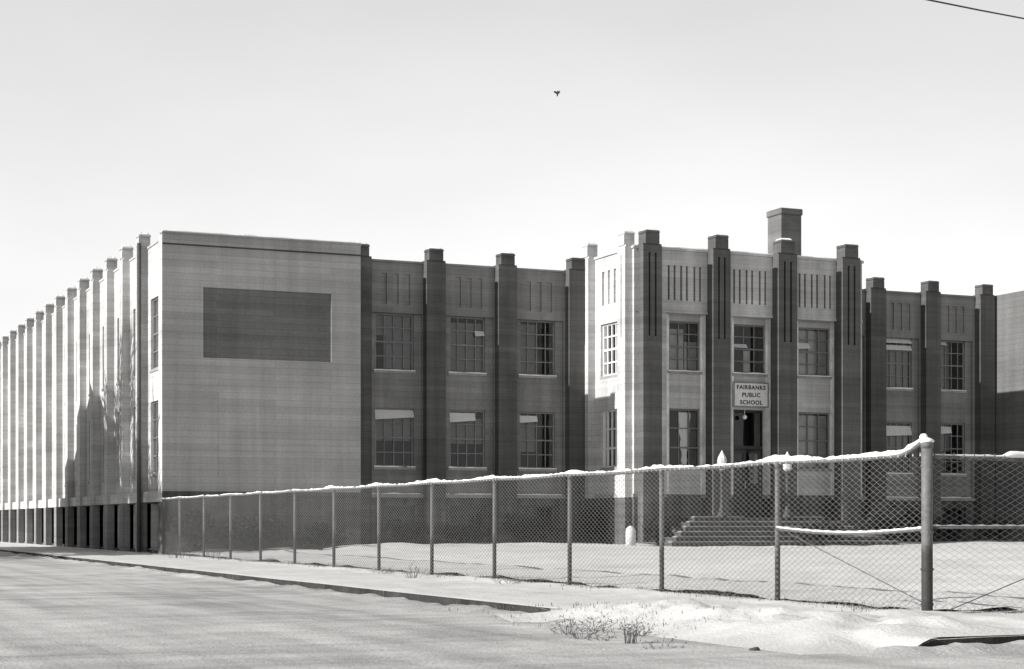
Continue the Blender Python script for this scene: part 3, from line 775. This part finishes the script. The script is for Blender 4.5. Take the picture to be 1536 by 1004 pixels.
# along +Y in the fence's own frame: x' -> world Y
def post(parent, p, r, h, cap='loop', m='post'):
    bm = bmesh.new(); lean = random.uniform(-.012, .012)
    zs_ = [-.15, .2, .45, .70, .74, 1.1, h]; n_ = []
    tube(bm, [(p[0]+lean*max(z, 0)/h, p[1]+lean*max(z, 0)/h, z) for z in zs_], r, 12)
    for f in bm.faces:
        if f.calc_center_median().z < .72: f.material_index = 0
    o = build('post', bm, m, parent, False)
    bm = bmesh.new()
    lathe(bm, [(r*1.08, h-.05), (r*1.08, h+.008), (r*.8, h+.022), (r*.3, h+.03)], (p[0]+lean, p[1]+lean), 12)
    c = build('cap', bm, 'post', o, True)
    return o
cp = post(fa, (0, 0), .062, 1.86); cp['label'] = 'thick corner post'
bm = bmesh.new()
for z in (.12, .5, .9, 1.3, 1.62): lathe(bm, [(.066, z-.012), (.071, z-.01), (.071, z+.01), (.066, z+.012)], (0, 0), 12)
build('tension_band', bm, 'post', cp)
for i in range(1, nP): post(fa, (0, SP*i), .034, FH-.01)
# top rail with slight sag and bent bits, running into the corner post's cap
def wobble_rail(L, step, r, yfun, corner=True, seed=1):
    rnd = random.Random(seed); pts, rs = [], []
    n = int(L/step)
    for i in range(n+1):
        s = L*i/n; w = math.sin(math.pi*((s % SP)/SP))
        z = FH + .018 - .022*w + rnd.uniform(-.004, .004)
        if corner and s < .42: z += .13*(1-s/.42)**1.3
        pts.append(yfun(s, z)); rs.append(r*rnd.uniform(.92, 1.1))
    return pts, rs
bm = bmesh.new(); pts, rs = wobble_rail(LEN, .14, .027, lambda s, z: (-.012+math.sin(s*1.7)*.006, .05+s, z)); tube(bm, pts, rs, 10)
build('top_rail', bm, 'post', fa)
def snow_on(name, label, pts, fn, lab=None):
    bm = bmesh.new(); n = len(pts)
    for i in range(n-1): pass
    P, Rr_ = [], []
    for i, p in enumerate(pts):
        h = fn(i); P.append(Vector(p) + Vector((0, 0, h*.62))); Rr_.append(max(.004, h))
    tube(bm, P, Rr_, 8)
    return tag(build(name, bm, 'snow', None, True), label, 'snow', kind='stuff')
def lump(s):
    v = .017 + .012*MN.noise((s*2.3, 0, 3)) + .013*MN.noise((s*7, 2, 0)) + .006*MN.noise((s*19, 2, 0)) + .006*smooth(5, 0, s)
    for c, w, h in ((3.0, .30, .028), (2.5, .4, .014), (.75, .6, .012), (6.1, .4, .013), (8.9, .35, .016), (10.6, .5, .010), (12.3, .5, .018), (15.1, .5, .02), (15.9, .3, .015), (18.4, .4, .02), (21.5, .5, .016)): v += h*math.exp(-((s-c)/w)**2)
    return v
sp_ = []
n_ = int(LEN/.05)
r_pts, _ = wobble_rail(LEN, .05, .027, lambda s, z: (XS-.012+math.sin(s*1.7)*.006, FY+.05+s, z+.012))
snow_on('rail_snow', 'white snow lying along the top rail of the long chain link fence', r_pts, lambda i: lump(LEN*i/len(r_pts)))
bm = bmesh.new(); blob(bm, (XS, FY, 1.89), .075, .075, .04, 2, .12); blob(bm, (XS-.01, FY+.05, 1.93), .045, .05, .045, 2, .15)
tag(build('post_snow', bm, 'snow', None, True), 'small heap of snow on top of the thick corner post', 'snow', kind='stuff')
bm = bmesh.new(); tube(bm, [(-.02, .05+ (SP-.05)*i/12, .93-.055*math.sin(math.pi*i/12)) for i in range(13)], .017, 8); build('brace_rail', bm, 'post', fa)
snow_on('rail_snow', 'thin snow along the sagging brace rail left of the corner post', [(XS-.02, FY+.05+(SP-.05)*i/40, .945-.055*math.sin(math.pi*i/40)) for i in range(41)], lambda i: .013+.003*math.sin(i*2.1))
bm = bmesh.new(); tube(bm, [(.03, .06, .12), (.03, SP-.05, .92)], .006, 6); build('truss_rod', bm, 'rusty', fa)
mo = mesh_wire('wire_mesh', LEN-.1, FH-.03, .0034, fa); mo.rotation_euler = (0, 0, R(90)); mo.location = (-.045, .06, 0)
fb = thing('chain_link_fence', 'short stretch of chain link fence right of the thick corner post, along the cross street', 'fence', (XS, FY, 0), 'chain link fences round the yard')
for i in (1, 2, 3): post(fb, (SP*i, 0), .034, FH-.01)
bm = bmesh.new(); pts, rs = wobble_rail(9.6, .14, .021, lambda s, z: (.05+s, -.01, z-.035), False, 3); tube(bm, pts, rs, 10); build('top_rail', bm, 'rusty', fb)
bm = bmesh.new(); tube(bm, [(.06, -.01, .955), (SP-.03, -.01, .95)], .016, 8); build('brace_rail', bm, 'post', fb)
snow_on('rail_snow', 'thin snow along the brace rail right of the corner post', [(XS+.06+i*.06, FY-.01, .967) for i in range(50)], lambda i: .010+.004*math.sin(i*1.9))
snow_on('rail_snow', 'snow on the top rail right of the corner post, thickest near the picture edge', [(XS+.1+i*.05, FY-.01, FH-.008) for i in range(180)], lambda i: .012+.005*MN.noise((i*.4, 0, 1))+.028*smooth(.9, 1.0, i*.05)*smooth(1.36, 1.26, i*.05))
bm = bmesh.new(); tube(bm, [(.08, .03, .02), (.25, .03, .03), (SP-.05, .03, .93)], .006, 6); build('truss_rod', bm, 'rusty', fb)
mo = mesh_wire('wire_mesh', 9.5, FH-.03, .0022, fb); mo.location = (.06, -.035, 0)

# ------------------------------------------------------------------ wire and bird
a, b = at(1390, 0, 17.0), at(1536, 28.5, 20.0); d = b-a
pts = [a + d*t + Vector((0, 0, .012*((t-.5)*(t-.5)))) for t in frange(-6, 9, .5)]
bm = bmesh.new(); tube(bm, pts, .0085, 6)
tag(build('overhead_wire', bm, 'cable'), 'thin dark overhead wire crossing the upper right corner of the sky', 'wire')
bp = at(836, 140, 52)
bd = thing('bird', 'small dark bird flying high in the open sky', 'bird', bp)
bd.scale = (.62, .62, .62)
bm = bmesh.new(); tube(bm, [(-.02, 0, -.16), (0, 0, -.11), (.01, 0, -.02), (.02, 0, .06), (.03, 0, .10), (.045, 0, .13)], [.012, .035, .05, .045, .028, .01], 8)
build('body', bm, 'feather', bd)
for sgn in (-1, 1):
    o = raw('wing', [(sgn*.02, 0, .06), (sgn*.10, .02, .10), (sgn*.17 - .0, .04, .13+.04*sgn), (sgn*.14, .04, .02), (sgn*.07, .02, -.02), (sgn*.02, 0, -.05)] + [(sgn*.02, .012, .06), (sgn*.10, .032, .10), (sgn*.17, .052, .13+.04*sgn), (sgn*.14, .052, .02), (sgn*.07, .032, -.02), (sgn*.02, .012, -.05)],
            [(0,1,2,3,4,5), (11,10,9,8,7,6)] + [(i, (i+1) % 6, 6+(i+1) % 6, 6+i) for i in range(6)], 'feather', bd)

# ------------------------------------------------------------------ plants and litter
def shrub(px, Y, rx, ry, rz, n, label, size=.07):
    rz *= 1.25; n = int(n*1.3)
    x = X_at(px, Y); zg = zyard(x, Y)
    t = thing('shrub', label, 'shrub', (x, Y, zg), 'shrubs along the foot of the school')
    vs, fs = [], []
    for _ in range(7):
        leaf_cloud(vs, fs, (random.uniform(-.6, .6)*rx, random.uniform(-.4, .4)*ry, rz*random.uniform(.7, 1.25)), rx*.55, ry*.6, rz*.6, n//7, size, .1)
    raw('foliage', vs, fs, 'shrub_leaf', t)
    bm = bmesh.new()
    for _ in range(6): tube(bm, [(0, 0, -.05), (random.uniform(-.4, .4)*rx, random.uniform(-.3, .3)*ry, rz*.7), (random.uniform(-.7, .7)*rx, random.uniform(-.5, .5)*ry, rz*1.4)], [.02, .014, .006], 5)
    build('stem', bm, 'bark', t)
shrub(893, 56.2, .75, .5, .62, 900, 'dark shrub in the corner left of the entrance block')
shrub(985, 52.9, .6, .45, .45, 500, 'low dark shrub by the left end of the entrance steps')
shrub(1372, 56.2, .7, .5, .6, 800, 'dark shrub at the wall just left of the thick corner post')
shrub(1425, 56.4, .9, .5, .5, 800, 'wide dark shrub under the basement window right of the corner post')
shrub(1500, 54.1, 1.2, .5, .42, 900, 'low spreading shrub at the far right block wall')
shrub(615, 56.4, .9, .5, .42, 700, 'low shrub beneath the wing window nearest the blank wall')
shrub(1235, 51.0, 1.0, .45, .42, 800, 'dark shrub in front of the steps, just right of the second fence post')
shrub(1320, 52.6, 1.0, .5, .55, 900, 'broad dark shrub at the right end of the entrance steps')
shrub(700, 56.5, 1.0, .5, .36, 700, 'low shrub under the middle window of the left wing')
shrub(795, 56.5, 1.1, .5, .5, 800, 'rounded shrub under the wing window next to the entrance block')
shrub(480, 54.2, 1.0, .4, .42, 700, 'low dark shrub at the foot of the blank wall, towards its right end')
shrub(375, 54.2, 1.2, .4, .52, 900, 'broad dark shrub at the foot of the middle of the blank wall')
shrub(285, 54.3, .9, .35, .62, 900, 'tall dark shrub at the foot of the blank wall, near the street corner')
def weed(x, y, h, n, label, z=None, spread=.25):
    t = thing('weed', label, 'weed', (x, y, zwalk(x, y) if z is None else z), 'dry weeds along fence and kerb')
    vs, fs = [], []; bm = bmesh.new()
    for _ in range(n*2):
        a = random.uniform(0, 6.28); l_ = h*random.uniform(.35, 1); s = spread*random.uniform(.1, 1); o_ = spread*random.uniform(0, .5); a2 = a+random.uniform(-1, 1)
        b_ = Vector((math.cos(a2)*o_, math.sin(a2)*o_, -.02))
        p = [b_, b_+Vector((math.cos(a)*s*.35, math.sin(a)*s*.35, l_*.55)), b_+Vector((math.cos(a)*s*.8, math.sin(a)*s*.8, l_*random.uniform(.8, 1)))]
        tube(bm, p, [.004, .0035, .0015], 4)
        for _ in range(2):                  # side twigs
            c = p[1].lerp(p[2], random.uniform(0, .8)); e = c + Vector((random.gauss(0, .05), random.gauss(0, .05), random.uniform(.01, .07)))
            tube(bm, [c, e], [.0025, .001], 3); leaf_cloud(vs, fs, e, .015, .015, .012, 2, .014, 0)
    build('stem', bm, 'weed_leaf', t); raw('foliage', vs, fs, 'weed_leaf', t)
def gpt(px, py, z=0.0):
    t = F*(EYE-z)/(py-HZ); p = at(px, py, t); return p.x, p.y
for px, py, h, n, lb, sp in ((945, 946, .30, 9, 'tall thin upright weed standing at the broken kerb corner', .14),
                             (872, 940, .13, 6, 'low spreading weed just past the broken end of the kerb', .24),
                             (905, 941, .11, 4, 'sparse weed between the tall weed and the kerb end', .34),
                             (890, 930, .20, 7, 'leaning tuft of dead stalks just left of the tall weed', .3),
                             (960, 936, .15, 5, 'few stalks just behind the tall weed', .2),
                             (850, 934, .16, 6, 'thin tuft of dead stalks hard against the end of the kerb', .2),
                             (990, 952, .10, 5, 'tiny tuft of stalks right of the tall weed', .22),
                             (620, 868, .30, 9, 'bushy weed between two fence posts near the middle of the long fence', .25),
                             (575, 862, .16, 6, 'small weed tuft at the foot of a far fence post', .35),
                             (760, 878, .12, 6, 'short weed tuft at a fence post right of the bushy weed', .35),
                             (265, 838, .7, 14, 'tall weed clump against the corner of the blank wall', .5),
                             (318, 838, .55, 12, 'dark weed clump beneath the blank wall, beside the corner clump', .6)):
    x, y = gpt(px, py); weed(x, y, h, n, lb, None, sp)
# dry grass and trash along the fence foot and the gutter
vs, fs = [], []
def blade(x, y, z, h):
    a = random.uniform(0, 6.28); dx, dy = math.cos(a), math.sin(a); w = random.uniform(.003, .007); l_ = h*random.uniform(.2, .7); i = len(vs)
    vs.extend([(x-dy*w, y+dx*w, z), (x+dy*w, y-dx*w, z), (x+dx*l_, y+dy*l_, z+h)]); fs.append((i, i+1, i+2))
rg = random.Random(11)
for _ in range(3600):
    y = rg.uniform(FY-.4, 56); dens = .5+.5*math.sin(y*1.9)+.4*math.sin(y*5.3+1)
    if rg.random() > dens: continue
    x = XS + rg.gauss(0, .16); blade(x, y, zwalk(min(x, XS+.2), y), rg.uniform(.02, .09))
for _ in range(900):
    x = rg.uniform(XS, 17); blade(x, FY+rg.gauss(0, .15), 0, rg.uniform(.02, .07))
for _ in range(900):
    y = rg.uniform(19, 60); dens = .3+.6*math.sin(y*1.3)+.4*math.sin(y*4.1)
    if rg.random() > dens: continue
    x = KX - abs(rg.gauss(0, .12)); blade(x, y, RD, rg.uniform(.02, .07))
for _ in range(380):
    x, y = 8.6+rg.gauss(0, .5), rg.uniform(15.5, 19.6); blade(x, y, zwalk(x, y)-.003, rg.uniform(.015, .06))
tag(raw('dry_grass', vs, fs, 'dry'), 'sparse dry grass poking through the snow along the fence foot', 'grass', kind='stuff')
x, y = gpt(1133, 964, -.05); bm = bmesh.new(); blob(bm, (0, 0, .012), .055, .035, .024, 2, .3)
o = build('stone', bm, 'rock'); o.location = (x, y, zwalk(x, y)); tag(o, 'small dark stone lying alone on the pale corner ground', 'stone')

# ------------------------------------------------------------------ across the side street: a gabled house and bare trees whose shade falls on the facade
def bare_tree(x, y, h, label, seed):
    rnd = random.Random(seed); t = thing('street_tree', label, 'tree', (x, y, 0), 'bare street trees across the side street')
    tk = bmesh.new(); cr = bmesh.new()
    def grow(bm, p, d, L, r, lev):
        q = p + d*L*.5 + Vector((rnd.uniform(-1, 1), rnd.uniform(-1, 1), 0))*L*.05; e = p + d*L
        tube(bm, [p, q, e], [r, r*.85, r*.68], 8 if lev < 2 else 4)
        if lev >= 7: return
        for k_ in range(3 if lev < 5 else 4):
            nd = (d + Vector((rnd.gauss(0, .5), rnd.gauss(0, .5), rnd.gauss(.12, .3)))).normalized()
            grow(cr, e if k_ < 2 else q, nd, L*rnd.uniform(.62, .85), r*(.66 if k_ else .7), lev+1)
    grow(tk, Vector((0, 0, -.1)), Vector((0, 0, 1)), h*.28, .34, 0)
    build('trunk', tk, 'bark', t); build('crown', cr, 'bark', t)
bare_tree(-1.2, 57.2, 14.5, 'bare street tree nearest the corner, across the side street', 3)
bare_tree(-1.2, 59.8, 13.5, 'bare street tree close beside the gabled house', 9)
hs = thing('house', 'tall gabled timber house across the side street from the school', 'house', (-5.5, 68, 0))
hx0, hx1, hy, ez, rz = -8.0, 4.3, 6.7, 8.2, 12.6
def hp(nm, pts, fc, m): return raw(nm, pts, fc, m, hs)
hp('wall', [(hx0, -hy, -.2), (hx1, -hy, -.2), (hx1, hy, -.2), (hx0, hy, -.2), (hx0, -hy, ez), (hx1, -hy, ez), (hx1, hy, ez), (hx0, hy, ez), (hx0, 0, rz), (hx1, 0, rz)],
   [(0,1,5,4), (2,3,7,6), (1,2,6,9,5), (3,0,4,8,7)], 'siding')
bm = bmesh.new()
for sg_ in (-1, 1):
    a_ = [(hx0-.4, sg_*(hy+.45), ez-.29), (hx1+.4, sg_*(hy+.45), ez-.29), (hx1+.4, 0, rz+.02), (hx0-.4, 0, rz+.02)]
    lo_ = [bm.verts.new(v) for v in a_]; up_ = [bm.verts.new((v[0], v[1], v[2]+.18)) for v in a_]
    bm.faces.new(lo_); bm.faces.new(up_[::-1])
    for i in range(4): bm.faces.new([lo_[i], lo_[(i+1) % 4], up_[(i+1) % 4], up_[i]])
ro = build('roof', bm, 'frost', hs)
bm = bmesh.new(); box(bm, -2.4, -1.7, 1.6, 2.4, 10.4, 13.6); box(bm, -2.46, -1.64, 1.54, 2.46, 13.6, 13.75); build('chimney', bm, 'chimney', ro)
for yy in (-4, 0, 4):
    for z0 in (1.2, 4.3):
        if yy == 0 and z0 < 2: continue
        bm = bmesh.new(); box(bm, hx1-.02, hx1+.06, yy-.6, yy-.52, z0, z0+1.7); box(bm, hx1-.02, hx1+.06, yy+.52, yy+.6, z0, z0+1.7); box(bm, hx1-.02, hx1+.06, yy-.52, yy+.52, z0+1.62, z0+1.7); box(bm, hx1-.02, hx1+.06, yy-.52, yy+.52, z0, z0+.08); box(bm, hx1-.02, hx1+.05, yy-.52, yy+.52, z0+.82, z0+.88)
        wf = build('window', bm, 'frame_pale', hs)
        raw('pane', [(hx1+.02, yy-.52, z0+.08), (hx1+.02, yy+.52, z0+.08), (hx1+.02, yy+.52, z0+1.62), (hx1+.02, yy-.52, z0+1.62)], [(0,1,2,3)], 'door', wf)
bm = bmesh.new(); box(bm, hx1-.02, hx1+.05, -.5, .5, .3, 2.4); build('door', bm, 'door', hs)
bm = bmesh.new(); box(bm, hx1, hx1+1.2, -1, 1, -.1, .29); build('porch_step', bm, 'step', hs)
